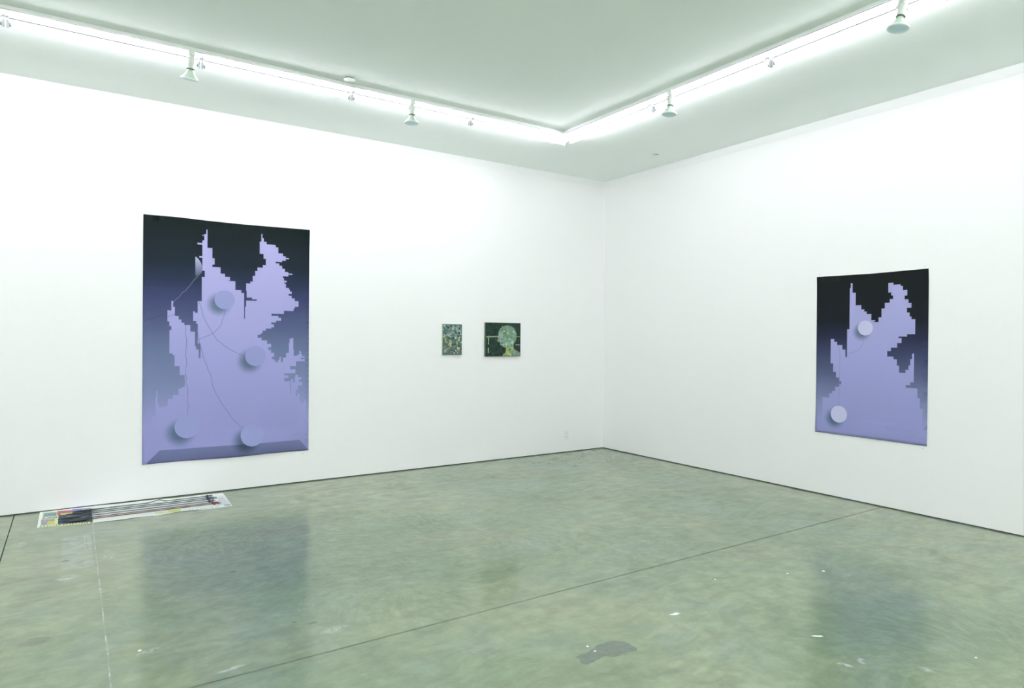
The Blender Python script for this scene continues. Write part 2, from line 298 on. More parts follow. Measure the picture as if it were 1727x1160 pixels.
# ---------------------------------------------------------------- materials of the room
wall_paint = mat('wall_paint', (0.86, 0.865, 0.87), 0.75, 0.3)
G = Graph(wall_paint)
G.bump(G.noise(G.objco(), 60, 3), 0.06, 0.002)
G.link(G.mix(G.noise(G.objco(), 0.8, 3), (0.883, 0.885, 0.886), (0.898, 0.897, 0.897)), G.b.inputs['Base Color'])
ceil_paint = mat('ceiling_paint', (0.80, 0.82, 0.80), 0.85, 0.2)
G = Graph(ceil_paint)
G.link(G.mix(G.noise(G.objco(), 0.5, 3), (0.885, 0.935, 0.912), (0.90, 0.945, 0.925)), G.b.inputs['Base Color'])
dark_gap = mat('dark_joint', (0.085, 0.10, 0.11), 0.8, 0.2, noise=(0.2, 20))

concrete = mat('sealed_concrete', (0.36, 0.42, 0.32), 0.2, 0.5)
G = Graph(concrete)
P = G.objco()
px, py, pz = G.sep(P)
def spot(x, y, rx, ry, a=0.0, edge=0.35):
    """soft elliptical mask on the floor"""
    mp = G.n('ShaderNodeMapping', vector_type='TEXTURE'); G.link(P, mp.inputs[0])
    mp.inputs['Location'].default_value = (x, y, 0); mp.inputs['Rotation'].default_value = (0, 0, math.radians(a)); mp.inputs['Scale'].default_value = (rx, ry, 1)
    return G.smooth(G.vmath('LENGTH', G.vmath('MULTIPLY', mp.outputs[0], (1, 1, 0)), (0, 0, 0)), 1.0, edge)
cloud = G.noise(G.vmath('ADD', P, G.vscale(G.noise(P, 0.8, 2, color=True), 0.9)), 0.75, 3, 0.2, 0.5)
blot = G.noise(G.vmath('ADD', P, (7, 3, 0)), 1.5, 4, 0.5, 0.6)
warm = G.noise(G.vmath('ADD', P, (19, 31, 0)), 0.9, 2, 0.4, 0.6)
mott = G.noise(G.vmath('ADD', P, (2, 13, 0)), 8.0, 6, 0.3, 0.7)
WARP = G.vscale(G.noise(P, 2.6, 3, color=True), 2.6)
# short feathery trowel strokes: fans that sweep round a few centres, over straight ones
def fan(x, y, r0, r1, twist, kr, ka, sd):
    rx_, ry_ = G.math('SUBTRACT', px, x), G.math('SUBTRACT', py, y)
    rr_ = G.math('SQRT', G.math('ADD', G.math('MULTIPLY', rx_, rx_), G.math('MULTIPLY', ry_, ry_)))
    th_ = G.math('ARCTAN2', ry_, rx_)
    th_ = G.math('ADD', th_, G.math('MULTIPLY', rr_, twist))
    v = G.comb(G.math('MULTIPLY', G.math('COSINE', th_), ka), G.math('MULTIPLY', G.math('SINE', th_), ka), G.math('MULTIPLY_ADD', rr_, kr, sd))
    v = G.vmath('ADD', v, WARP)
    return G.noise(v, 1.6, 3, 0.25, 0.62), G.math('MULTIPLY', G.smooth(rr_, r1, r1 * 0.45), G.smooth(rr_, r0 * 0.2, r0))
base_st = G.noise(G.vmath('MULTIPLY', G.vmath('ADD', P, G.vscale(G.noise(P, 1.1, 2, color=True), 0.5)), (3.6, 9.0, 1)), 1.6, 3, 0.3, 0.6)
stroke = base_st
for f_ in ((-4.95, -2.25, .45, 1.30, 1.1, 8.0, 8.0, 0), (-4.35, -3.15, .35, 1.0, -1.0, 8.0, 7.0, 5), (-3.30, -2.50, .45, 1.25, 0.8, 7.0, 8.0, 11), (-2.60, -5.60, .40, 1.2, -1.0, 8.0, 8.0, 23)):
    n_, w_ = fan(*f_)
    mx = G.n('ShaderNodeMix', data_type='FLOAT'); G.put(w_, mx.inputs[0]); G.put(stroke, mx.inputs[2]); G.put(n_, mx.inputs[3]); stroke = mx.outputs[0]
c0 = G.mix(G.smooth(cloud, 0.32, 0.68), (0.172, 0.238, 0.146), (0.262, 0.308, 0.195))
c1 = G.mix(G.math('MULTIPLY', G.smooth(blot, 0.48, 0.68), 0.75), c0, (0.210, 0.275, 0.200))
c2 = G.mix(G.math('MULTIPLY', G.smooth(blot, 0.46, 0.28), 0.6), c1, (0.148, 0.195, 0.125))
c2 = G.mix(G.math('MULTIPLY', G.smooth(warm, 0.58, 0.74), 0.45), c2, (0.255, 0.270, 0.170))
c2 = G.mix(G.math('MULTIPLY', spot(-4.72, -1.62, 0.42, 0.22, -10), 0.35), c2, (0.185, 0.190, 0.135))
c2 = G.mix(G.math('MULTIPLY', spot(-1.96, -0.90, 0.45, 0.22, 0), 0.35), c2, (0.260, 0.250, 0.165))
c2 = G.mix(G.math('MULTIPLY', spot(-4.95, -2.35, 0.95, 0.85, 0), 0.30), c2, (0.128, 0.176, 0.135))
c2 = G.mix(G.math('MULTIPLY', spot(-2.40, -5.05, 0.75, 0.45, 20), 0.35), c2, (0.140, 0.195, 0.145))
c3 = G.vscale(c2, G.math('MULTIPLY_ADD', G.smooth(stroke, 0.32, 0.70), 0.165, 0.92))
c4 = G.vscale(c3, G.math('MULTIPLY_ADD', G.smooth(mott, 0.3, 0.7), 0.22, 0.89))
# chalky scraped patch and the chalk line beside it
def rect(x0, x1, y0, y1, s):
    a = G.math('MULTIPLY', G.smooth(px, x0 - s, x0 + s), G.smooth(px, x1 + s, x1 - s))
    b = G.math('MULTIPLY', G.smooth(py, y0 - s, y0 + s), G.smooth(py, y1 + s, y1 - s))
    return G.math('MULTIPLY', a, b)
rag = G.noise(P, 11, 3, 0.6, 0.7)
scr = G.math('MULTIPLY', rect(-6.165, -5.985, -1.80, -0.97, 0.012), G.math('MULTIPLY_ADD', G.smooth(rag, 0.40, 0.62), 0.7, 0.3))
c5 = G.mix(G.math('MULTIPLY', scr, 0.48), c4, (0.40, 0.46, 0.42))
c5 = G.mix(G.math('MULTIPLY', rect(-6.028, -6.024, -1.38, -0.99, 0.0015), 0.30), c5, (0.50, 0.55, 0.52))
smear = None
RAG2 = G.smooth(G.noise(P, 26, 4, 0.8, 0.7), 0.38, 0.62)
for x, y, rx, ry, a, k_ in ((-5.803, -3.309, .075, .030, 12, .55), (-5.502, -3.70, .090, .022, 8, .75), (-3.118, -5.205, .022, .055, 25, .7), (-3.020, -5.225, .040, .028, 30, .6), (-2.85, -5.43, .03, .05, 0, .4),
                            (-6.13, -1.95, .10, .09, 0, .45), (-4.98, -3.56, .10, .05, 10, .3), (-6.42, -0.98, .06, .10, 0, .35), (-6.05, -3.75, .16, .08, 0, .35), (-5.9, -1.60, .05, .22, 0, .25)):
    m_ = G.math('MULTIPLY', G.math('MULTIPLY', spot(x, y, rx, ry, a, 0.2), RAG2), k_)
    smear = m_ if smear is None else G.math('MAXIMUM', smear, m_)
c5 = G.mix(smear, c5, (0.56, 0.61, 0.58))
pit = None
for x, y, r_, k_ in ((-6.137, -1.094, .022, .8), (-6.142, -1.578, .030, .9), (-5.248, -2.389, .028, .8), (-6.255, -2.90, .09, .4), (-6.02, -1.25, .016, .7), (-5.13, -3.36, .02, .5), (-2.31, -3.372, .02, .5), (-3.95, -3.6, .02, .4), (-5.05, -3.42, .03, .45)):
    m_ = G.math('MULTIPLY', G.math('MULTIPLY', spot(x, y, r_, r_ * .7, 0, 0.5), G.math('MULTIPLY_ADD', G.smooth(rag, 0.35, 0.6), 0.6, 0.4)), k_)
    pit = m_ if pit is None else G.math('MAXIMUM', pit, m_)
c5 = G.mix(pit, c5, (0.075, 0.085, 0.07))
wob = G.math('MULTIPLY_ADD', G.noise(P, 3.0, 2), 0.012, -5.972)
ln = G.smooth(G.math('ABSOLUTE', G.math('SUBTRACT', px, wob)), 0.0050, 0.0012)
ln = G.math('MULTIPLY', ln, G.math('MULTIPLY', G.smooth(py, -3.75, -3.7), G.math('MULTIPLY_ADD', G.smooth(G.noise(G.comb(0.0, py, 0.0), 5, 5, 0, 0.8), 0.46, 0.60), 0.75, 0.12)))
c6 = G.mix(G.math('MULTIPLY', ln, 0.6), c5, (0.62, 0.66, 0.63))
sc = G.math('MULTIPLY', G.smooth(G.noise(G.vmath('MULTIPLY', P, (1, 2.0, 1)), 2.6, 4, 0.6, 0.72), 0.66, 0.76), 0.30)
c7 = G.mix(sc, c6, (0.42, 0.48, 0.42))
def specks(scale, r, seed):
    v = G.n('ShaderNodeTexVoronoi'); G.put(G.vmath('ADD', P, (seed, seed * 2, 0)), v.inputs['Vector']); v.inputs['Scale'].default_value = scale
    keep = G.smooth(G.sep(v.outputs['Color'])[0], 0.72, 0.74)
    return G.math('MULTIPLY', G.smooth(v.outputs['Distance'], r, r * 0.5), keep)
c8 = G.mix(G.math('MULTIPLY', specks(3.6, 0.017, 3.1), 0.8), c7, (0.70, 0.74, 0.70))
c9 = G.mix(G.math('MULTIPLY', specks(2.2, 0.022, 8.7), 0.7), c8, (0.10, 0.13, 0.12))
# darker band along the saw cut
cut = G.math('MULTIPLY', G.smooth(G.math('ABSOLUTE', G.math('SUBTRACT', py, -3.780)), 0.016, 0.004), 0.40)
c9 = G.mix(cut, c9, (0.10, 0.13, 0.10))
G.link(c9, G.b.inputs['Base Color'])
G.link(G.math('MULTIPLY_ADD', G.noise(P, 2.0, 4), 0.10, 0.135), G.b.inputs['Roughness'])
G.b.inputs['Specular IOR Level'].default_value = 0.62
G.bump(G.math('ADD', stroke, G.math('MULTIPLY', mott, 0.5)), 0.07, 0.004)
FLOOR_MAT = concrete

# ---------------------------------------------------------------- room shell
T = 0.15
REV = 0.010                                     # shadow gap under the drywall
bm = bmesh.new(); box(bm, (XW, 0, REV), (0, T, H)); struct(obj('wall_left', bm, wall_paint))
bm = bmesh.new(); box(bm, (0, YW, REV), (T, T, H)); struct(obj('wall_right', bm, wall_paint))
bm = bmesh.new(); box(bm, (XW - T, YW, REV), (XW, T, H)); struct(obj('wall_back_left', bm, wall_paint))
bm = bmesh.new(); box(bm, (XW - T, YW - T, REV), (T, YW, H)); struct(obj('wall_back', bm, wall_paint))
bm = bmesh.new(); box(bm, (XW - T, YW - T, H), (T, T, H + 0.15)); struct(obj('ceiling', bm, ceil_paint))
bm = bmesh.new(); box(bm, (XW, -0.0022, H - 0.085), (-0.0022, 0.0, H)); struct(obj('trim_1', bm, wall_paint))
bm = bmesh.new(); box(bm, (-0.0022, YW, H - 0.085), (0.0, 0.0, H)); struct(obj('trim_2', bm, wall_paint))
bm = bmesh.new(); box(bm, (XW, 0.012, 0), (0.012, T, REV)); struct(obj('gap_shade_left', bm, dark_gap))  # dark strips under both walls stand in for the gap's shade
bm = bmesh.new(); box(bm, (0.012, YW, 0), (T, T, REV)); struct(obj('gap_shade_right', bm, dark_gap))

bm = bmesh.new(); box(bm, (XW - T, YW - T, -0.20), (T, T, -0.030))
floor = struct(obj('floor', bm, dark_gap))
JX, JY, GAP = -6.503, -3.780, 0.0032            # saw cut joints
for x0, x1 in ((XW - T, JX - GAP), (JX + GAP, T)):
    for y0, y1 in ((YW - T, JY - GAP), (JY + GAP, T)):
        bm = bmesh.new(); box(bm, (x0, y0, -0.030), (x1, y1, 0.0), 0.0015)
        obj('slab', bm, FLOOR_MAT, floor)
# dark glossy patch in the sealer, and a few paint chips
stain_m = mat('sealer_stain', (0.150, 0.185, 0.145), 0.22, 0.5, noise=(0.25, 30))
def ragged(poly, step, amp):
    out = []
    for i, p in enumerate(poly):
        q = poly[(i + 1) % len(poly)]; n = max(1, int(math.dist(p, q) / step))
        for k in range(n):
            t = k / n
            out.append((p[0] + (q[0] - p[0]) * t + random.uniform(-amp, amp), p[1] + (q[1] - p[1]) * t + random.uniform(-amp, amp)))
    return out
bm = bmesh.new(); slab_poly(bm, ragged(STAIN, 0.012, 0.004), 0.0, 0.0006)
obj('stain', bm, stain_m, floor)['label'] = 'dark ragged stain in the concrete'
chip_m = mat('dried_paint', (0.78, 0.80, 0.76), 0.6, 0.4, noise=(0.08, 60))
chip_labels = ['largest white paint splash on the floor, right of the dark stain', 'white paint drop at the upper rim of the dark stain',
    'white paint drop on the dark stain', 'white paint sliver on the floor at lower right', 'white paint drop beyond the joint line, right of centre',
    'white paint drop on the floor right of the joint, under the right poster', 'tiny white paint drop beside the floor joint at centre', 'white paint drop near the lower right picture corner',
    'white paint drop on the floor at lower left', 'tiny white paint drop on the floor close to the room corner']
chip_r = [0.022, 0.008, 0.008, 0.014, 0.009, 0.013, 0.007, 0.008, 0.011, 0.010]
for k, ((x, y), r) in enumerate(zip(CHIPS, chip_r)):
    bm = bmesh.new()
    poly = [(x + r * (1.3 if k in (0, 3) else 1.0) * random.uniform(.6, 1.05) * math.cos(a * math.pi / 5), y + r * random.uniform(.5, 0.9) * math.sin(a * math.pi / 5)) for a in range(10)]
    if k == 0: poly[5] = (x - r * 2.0, y + 0.012)
    if k == 3: poly = [(x - .034, y + .022), (x - .015, y + .016), (x + .012, y - .004), (x + .016, y - .014), (x, y - .012), (x - .02, y + .004)]
    slab_poly(bm, poly, 0.0, 0.0015)
    tag(obj('paint_chip', bm, chip_m), chip_labels[k], 'paint chip', 'dried paint drops on the floor')

# ---------------------------------------------------------------- fluorescent strip lights, one ring parallel to the walls
white_metal = mat('white_enamel', (0.80, 0.83, 0.80), 0.45, 0.4, noise=(0.02, 8))
socket_m = mat('lampholder_plastic', (0.62, 0.64, 0.66), 0.5, 0.4, noise=(0.03, 40))
cap_m = mat('aluminium_cap', (0.45, 0.46, 0.48), 0.35, 0.5, 0.8, noise=(0.05, 60))
lip_m = mat('housing_lip', (0.50, 0.50, 0.56), 0.6, 0.2, noise=(0.03, 20))
tube_m = mat('fluorescent_tube_glow', (0.9, 0.9, 0.9), 0.3, 0.4)
b = tube_m.node_tree.nodes['Principled BSDF']
b.inputs['Emission Color'].default_value = (*TUBE_COLOR, 1)
b.inputs['Emission Strength'].default_value = TUBE_STRENGTH
tube_fill = tube_m.copy(); tube_fill.name = 'fill_row_tube_glow'
tube_fill.node_tree.nodes['Principled BSDF'].inputs['Emission Strength'].default_value = TUBE_STRENGTH * 1.9  # brighter glow for the unseen cross rows added as fill
TRY, TRX = -1.430, -1.852          # room side edges of the fixture ring
BY, BX = -10.0, -10.9              # its far sides, unseen and added behind the camera
LT = 1.205                         # one tube module
HB = 0.024                         # housing depth
def strip_light(x, y, dx, dy, side, label, group, L=LT, ext=0.0, tm=None):
    tm = tm or tube_m
    """module starting at (x, y), running along (dx, dy); side = vector towards its wall"""
    t = empty('strip_light', (x, y, H), label, 'ceiling light', group)
    def P(a, s, z): return (dx * a + side[0] * s, dy * a + side[1] * s, z)
    bm = bmesh.new()
    box(bm, P(0.001, 0.040, -HB), P(L - 0.001, 0.146, -0.0005), 0.002)
    obj('housing', bm, white_metal, t)
    bm = bmesh.new()                     # small lip that turns down along the wall side
    box(bm, P(0.001, 0.1462, -HB - 0.0075), P(L - 0.001, 0.1492, -0.004))
    obj('lip', bm, lip_m, t)
    for a in (0.012 - ext, L - 0.012):
        bm = bmesh.new()
        box(bm, P(a - 0.007, 0.120, -0.034), P(a + 0.007, 0.184, -HB + 0.0005), 0.002)
        box(bm, P(a - 0.007, 0.166, -0.078), P(a + 0.007, 0.190, -0.030), 0.003)
        obj('lampholder', bm, socket_m, t)
    bm = bmesh.new()
    sweep(bm, [P(0.034 - ext, 0.178, -0.058), P(L - 0.034, 0.178, -0.058)], 0.0128, 10)
    tube = obj('fluorescent_tube', bm, tm, t, True)
    bm = bmesh.new()
    bm.free()
    for a, b_ in ((0.019 - ext, 0.034 - ext), (L - 0.034, L - 0.019)):
        bm = bmesh.new(); sweep(bm, [P(a, 0.178, -0.058), P(b_, 0.178, -0.058)], 0.0134, 12)
        obj('end_cap', bm, cap_m, tube, True)
    return t
ordw = ['nearest the room corner', 'second from the room corner', 'third from the room corner', 'fourth from the room corner', 'fifth from the room corner', 'sixth from the room corner', 'seventh from the room corner']
LX0, RY0 = -1.660, -1.395          # where the rows start beside the corner
k = 0; x = LX0
while x - LT > BX + 0.2:
    strip_light(x, TRY, -1, 0, (0, 1), 'white fluorescent strip light on ceiling along left wall, ' + ordw[min(k, 6)], 'fluorescent strips along the left wall'); x -= LT; k += 1
k = 0; y = RY0
while y - 1.22 > BY + 0.2:
    L_ = 1.155 if k == 0 else 1.22
    strip_light(TRX, y, 0, -1, (1, 0), 'white fluorescent strip light on ceiling along right wall, ' + ordw[min(k, 6)], 'fluorescent strips along the right wall', L_, 0.07 if k == 0 else 0.0); y -= L_; k += 1
# unseen ring sides and cross rows, added behind the camera for more even wall light
nth = ['first', 'second', 'third', 'fourth', 'fifth', 'sixth', 'seventh', 'eighth']
k = 0; x = LX0 - 0.2
while x - LT > BX - 0.2:
    strip_light(x, BY, -1, 0, (0, -1), 'added unseen fluorescent strip light along the wall behind the camera, %s from the right wall' % nth[k], 'added fluorescent strips behind the camera'); x -= LT; k += 1
k = 0; y = RY0 - 0.2
while y - LT > BY - 0.2:
    strip_light(BX, y, 0, -1, (-1, 0), 'added unseen fluorescent strip light along the far left end wall, %s from the left wall' % nth[k], 'added fluorescent strips at the room end'); y -= LT; k += 1
for r, y in enumerate((-7.3, -8.1, -8.9)):
    for k in range(6):
        strip_light(-3.2 - k * LT, y, -1, 0, (0, -1), 'added unseen fluorescent fill light in the %s cross row behind the camera, %s from the right wall' % (nth[r], nth[k]), 'added fluorescent fill strips in cross rows behind the camera', LT, 0.0, tube_fill)

# ---------------------------------------------------------------- lighting track on the room side of the strips
slot_m = mat('track_slot_shade', (0.30, 0.30, 0.38), 0.6, 0.3, noise=(0.1, 20))  # dark filler and liner put the slot's shade into the colour
def track(p0, p1, inner, label):
    """p0 -> p1 along one axis at the room side edge; inner = direction towards the wall"""
    t = empty('lighting_track', (p0[0], p0[1], H), label, 'lighting track')
    d = Vector((p1[0] - p0[0], p1[1] - p0[1], 0)); i = Vector((*inner, 0))
    def Q(a, s, z): v = d * a + i * s; return (v.x, v.y, z)
    bm = bmesh.new()
    box(bm, Q(0, 0, -HB), Q(1, 0.004, -0.0005))
    box(bm, Q(0, 0.004, -0.006), Q(1, 0.030, -0.0005))
    box(bm, Q(0, 0.014, -HB), Q(1, 0.034, -0.006))
    box(bm, Q(0, 0.034, -HB), Q(1, 0.038, -0.0005))
    obj('channel', bm, white_metal, t)
    bm = bmesh.new(); box(bm, Q(0, 0.0041, -HB + 0.010), Q(1, 0.0130, -0.0065)); box(bm, Q(0, 0.0130, -HB - 0.0005), Q(1, 0.0139, -0.0065))
    obj('slot', bm, slot_m, t)
    return t
track((TRX - 0.0, TRY), (BX, TRY), (0, 1), 'thin white lighting track parallel to the left wall, carrying two visible spotlights')
track((TRX, TRY + 0.038), (TRX, BY), (1, 0), 'thin white lighting track parallel to the right wall, carrying two visible spotlights')

# ---------------------------------------------------------------- spotlights
plastic_w = mat('white_lamp_plastic', (0.72, 0.78, 0.72), 0.45, 0.4, noise=(0.02, 20))
gasket_m = mat('lamp_collar', (0.13, 0.16, 0.12), 0.5, 0.4, noise=(0.1, 60))
bulb_m = mat('reflector_bulb_glass', (0.60, 0.74, 0.62), 0.18, 0.6, noise=(0.03, 30))
rim_m = mat('clear_bulb_rim', (0.86, 0.92, 0.90), 0.08, 0.7, noise=(0.02, 30))
lens_m = mat('frosted_bulb_lens', (0.52, 0.70, 0.74), 0.35, 0.6)
G = Graph(lens_m)
vv = G.n('ShaderNodeTexVoronoi'); G.put(G.objco(), vv.inputs['Vector']); vv.inputs['Scale'].default_value = 120
G.bump(vv.outputs['Distance'], 0.4, 0.002)
def spotlight(x, y, tilt, label, zlen=1.0):
    t = empty('spotlight', (x, y, H - HB), label, 'spotlight', 'spotlights on the tracks')
    bm = bmesh.new(); box(bm, (-0.021, -0.021, -0.036), (0.021, 0.021, 0.0), 0.003); obj('track_adapter', bm, white_metal, t)
    bm = bmesh.new()
    sweep(bm, [(0, 0, -0.034), (0, 0, -0.043)], 0.007, 10)
    lathe(bm, [(0, -0.036), (0.012, -0.037), (0.0125, -0.044), (0, -0.046)], 16)
    obj('swivel_stem', bm, white_metal, t, True)
    R = Matrix.Translation((0, 0, -0.043)) @ Matrix.Rotation(math.radians(tilt[1]), 4, 'Z') @ Matrix.Rotation(math.radians(tilt[0]), 4, 'Y')
    bm = bmesh.new()
    lathe(bm, [(0, 0.0), (0.020, -0.001), (0.0265, -0.006), (0.0265, -0.030), (0.024, -0.050), (0.023, -0.082), (0.021, -0.082), (0, -0.080)], 24, R)
    hold = obj('lamp_holder', bm, plastic_w, t, True)
    bm = bmesh.new()                       # fork and side screw of the swivel
    for s in (-1, 1):
        box(bm, (s * 0.027, -0.008, -0.045), (s * 0.031, 0.008, -0.004), 0.001)
        lathe(bm, [(0, 0.031 * 1), (0.006, 0.031), (0.006, 0.038), (0, 0.038)], 12, Matrix.Translation((0, 0, -0.034)) @ Matrix.Rotation(s * math.pi / 2, 4, 'Y'))
    bmesh.ops.transform(bm, matrix=R, verts=bm.verts[:])
    obj('swivel_fork', bm, white_metal, hold)
    bm = bmesh.new(); lathe(bm, [(0.0000, -0.0825), (0.0270, -0.0825), (0.0285, -0.0861), (0.0270, -0.0897), (0.0000, -0.0897)], 24, R); obj('collar', bm, gasket_m, t, True)
    bm = bmesh.new()
    lathe(bm, [(0.0000, -0.0897), (0.0180, -0.0900), (0.0210, -0.0983), (0.0270, -0.1109), (0.0370, -0.1235), (0.0395, -0.1261), (0.0410, -0.1306), (0.0500, -0.1396), (0.0595, -0.1478), (0.0635, -0.1540), (0.0635, -0.1594), (0.0600, -0.1631), (0.0560, -0.1635), (0.0000, -0.1635)], 36, R)
    bulb = obj('bulb', bm, bulb_m, t, True)
    bm = bmesh.new(); lathe(bm, [(0.0562, -0.1638), (0.0610, -0.1631), (0.0645, -0.1603), (0.0645, -0.1545), (0.0636, -0.1539)], 36, R); obj('glass_rim', bm, rim_m, bulb, True)
    bm = bmesh.new(); lathe(bm, [(0.0560, -0.1638), (0.0450, -0.1671), (0.0280, -0.1698), (0.0000, -0.1712)], 36, R); obj('lens', bm, lens_m, bulb, True)
    return t
spotlight(-5.362, TRY + 0.020, (15, -80), 'white spotlight hanging above the large left poster')
spotlight(-3.560, TRY + 0.020, (1, 0), 'white spotlight hanging between the large poster and the two small paintings')
spotlight(TRX + 0.020, -2.898, (5, -33), 'white spotlight on right track, the one nearer the room corner')
spotlight(TRX + 0.020, -4.800, (11, -33), 'white spotlight hanging top right, nearest the camera')

# ---------------------------------------------------------------- sprinkler covers on the ceiling
def sprinkler(x, y, r, label):
    t = empty('sprinkler_cover', (x, y, H), label, 'sprinkler')
    bm = bmesh.new(); lathe(bm, [(r * 0.86, 0.0), (r * 0.9, -0.006), (0, -0.006)], 32); obj('shadow_cup', bm, gasket_m, t, True)  # dark cup put in for the shadow in the gap above the cover
    bm = bmesh.new(); lathe(bm, [(0, -0.0065), (r * 0.97, -0.0065), (r, -0.009), (r * 0.985, -0.0115), (0, -0.0125)], 40); obj('cover_plate', bm, white_metal, t, True)
sprinkler(-4.181, -1.520, 0.047, 'flat round white sprinkler cover beside the left light track')
sprinkler(-0.425, -1.360, 0.036, 'flat round sprinkler cover between the right light row and wall')

# ---------------------------------------------------------------- wall outlet
plate_m = mat('outlet_plastic', (0.84, 0.86, 0.87), 0.35, 0.5, noise=(0.01, 20))
slotd = mat('outlet_slots', (0.22, 0.24, 0.24), 0.6, 0.3, noise=(0.05, 60))
t = empty('wall_outlet', (-0.642, 0, 0.228), 'white duplex wall outlet low on the left wall near the room corner', 'outlet')
bm = bmesh.new(); box(bm, (-0.037, -0.006, -0.064), (0.037, -0.0002, 0.064), 0.002); obj('face_plate', bm, plate_m, t)
for z in (-0.022, 0.022):
    bm = bmesh.new()
    lathe(bm, [(0, 0.0061), (0.0165, 0.0061), (0.0165, 0.0085), (0, 0.0085)], 20, Matrix.Translation((0, 0, z)) @ Matrix.Rotation(math.pi / 2, 4, 'X'))
    rc = obj('receptacle', bm, plate_m, t, True)
    bm = bmesh.new()
    for sx in (-0.006, 0.006): box(bm, (sx - 0.0014, -0.0090, z - 0.002), (sx + 0.0014, -0.0086, z + 0.008))
    box(bm, (-0.0025, -0.0090, z - 0.011), (0.0025, -0.0086, z - 0.006))
    obj('slots', bm, slotd, rc)

# ---------------------------------------------------------------- posters
def poster_materials(tag_, grad, fig, bevel, lens, disc, blobs, crackd):
    """all printed inks; blobs = soft printed drop shadows (x, z, radius)"""
    def base(name, build):
        m_ = mat(name, rough=0.5, spec=0.06)
        G = Graph(m_); co = G.objco(); X, Y, Z = G.sep(co)
        col = build(G, X, Z)
        k = None
        for bx, bz, br in blobs:
            d = G.vmath('DISTANCE', G.comb(X, 0.0, Z), (bx, 0.0, bz))
            s = G.math('MULTIPLY', G.smooth(d, br, br * 0.30), 0.97)
            s = G.math('SUBTRACT', 1.0, s)
            k = s if k is None else G.math('MULTIPLY', k, s)
        tint = G.mix(k, tuple(a * b for a, b in zip((0.30, 0.42, 0.36), (1, 1, 1))), (1, 1, 1))
        col = G.mix(1.0, col, tint, 'MULTIPLY')
        grain = G.math('MULTIPLY_ADD', G.noise(co, 260, 2), 0.05, 0.975)
        G.link(G.vscale(col, grain), G.b.inputs['Base Color'])
        return m_
    def ramp(stops):
        z0, z1 = stops[0][0], stops[-1][0]
        return lambda G, X, Z: G.ramp(G.math('DIVIDE', G.math('SUBTRACT', Z, z0), z1 - z0), [((z - z0) / (z1 - z0), c) for z, c in stops])
    flat = lambda c: (lambda G, X, Z: G.rgb(c))
    ms = [base('poster_night_gradient' + tag_, ramp(grad)), base('poster_lilac' + tag_, ramp(fig)), base('poster_bevel' + tag_, ramp(bevel)), base('poster_lens' + tag_, ramp(lens))]
    d = mat('poster_disc' + tag_, disc, 0.5, 0.10, noise=(0.02, 90)); ms.append(d)
    ms.append(mat('poster_crack_dark' + tag_, crackd, 0.45, 0.25, noise=(0.1, 60)))
    ms.append(mat('poster_crack_pale' + tag_, (0.17, 0.21, 0.25), 0.45, 0.25, noise=(0.1, 60)))
    ms.append(mat('poster_crack_black' + tag_, (0.035, 0.040, 0.085), 0.45, 0.25, noise=(0.1, 60)))
    return ms

def poster(name, label, loc, rz, outline, regions, mats, lift, pins):
    t = empty(name, loc, label, 'poster', None, (0, 0, rz))
    V, F = printed_sheet(outline, regions, 0.055, lift)
    n = len(V)
    bm = bmesh.new()
    front = [bm.verts.new((x, -d, z)) for x, z, d in V]
    back = [bm.verts.new((x, -d + 0.0006, z)) for x, z, d in V]
    cnt = {}
    for f, mi in F:
        a = bm.faces.new([front[i] for i in f]); a.material_index = mi
        b_ = bm.faces.new([back[i] for i in reversed(f)]); b_.material_index = len(mats)
        for i in range(3):
            e = (f[i], f[(i + 1) % 3]); key = (min(e), max(e)); cnt.setdefault(key, []).append(e)
    for key, es in cnt.items():
        if len(es) == 1:
            i, j = es[0]
            q = bm.faces.new((front[j], front[i], back[i], back[j])); q.material_index = len(mats)
    me = bpy.data.meshes.new('printed_sheet'); bm.normal_update(); bm.to_mesh(me); bm.free()
    for m_ in mats + [paper_edge]: me.materials.append(m_)
    for p in me.polygons: p.use_smooth = p.material_index < len(mats)
    o = bpy.data.objects.new('printed_sheet', me); COL.objects.link(o); o.parent = t
    for (x, z) in pins:
        bm = bmesh.new()
        lathe(bm, [(0, 0.0004), (0.0065, 0.0004), (0.0065, 0.004), (0.003, 0.006), (0, 0.0062)], 14, Matrix.Translation((x, 0, z)) @ Matrix.Rotation(math.pi / 2, 4, 'X'))
        obj('pin', bm, pin_m, t, True)
    return t
paper_edge = mat('poster_paper', (0.82, 0.84, 0.76), 0.7, 0.2, noise=(0.02, 40))
pin_m = mat('clear_pin', (0.74, 0.76, 0.82), 0.3, 0.5, noise=(0.03, 60))
def bell(x, c, w): return math.exp(-((x - c) / w) ** 2)

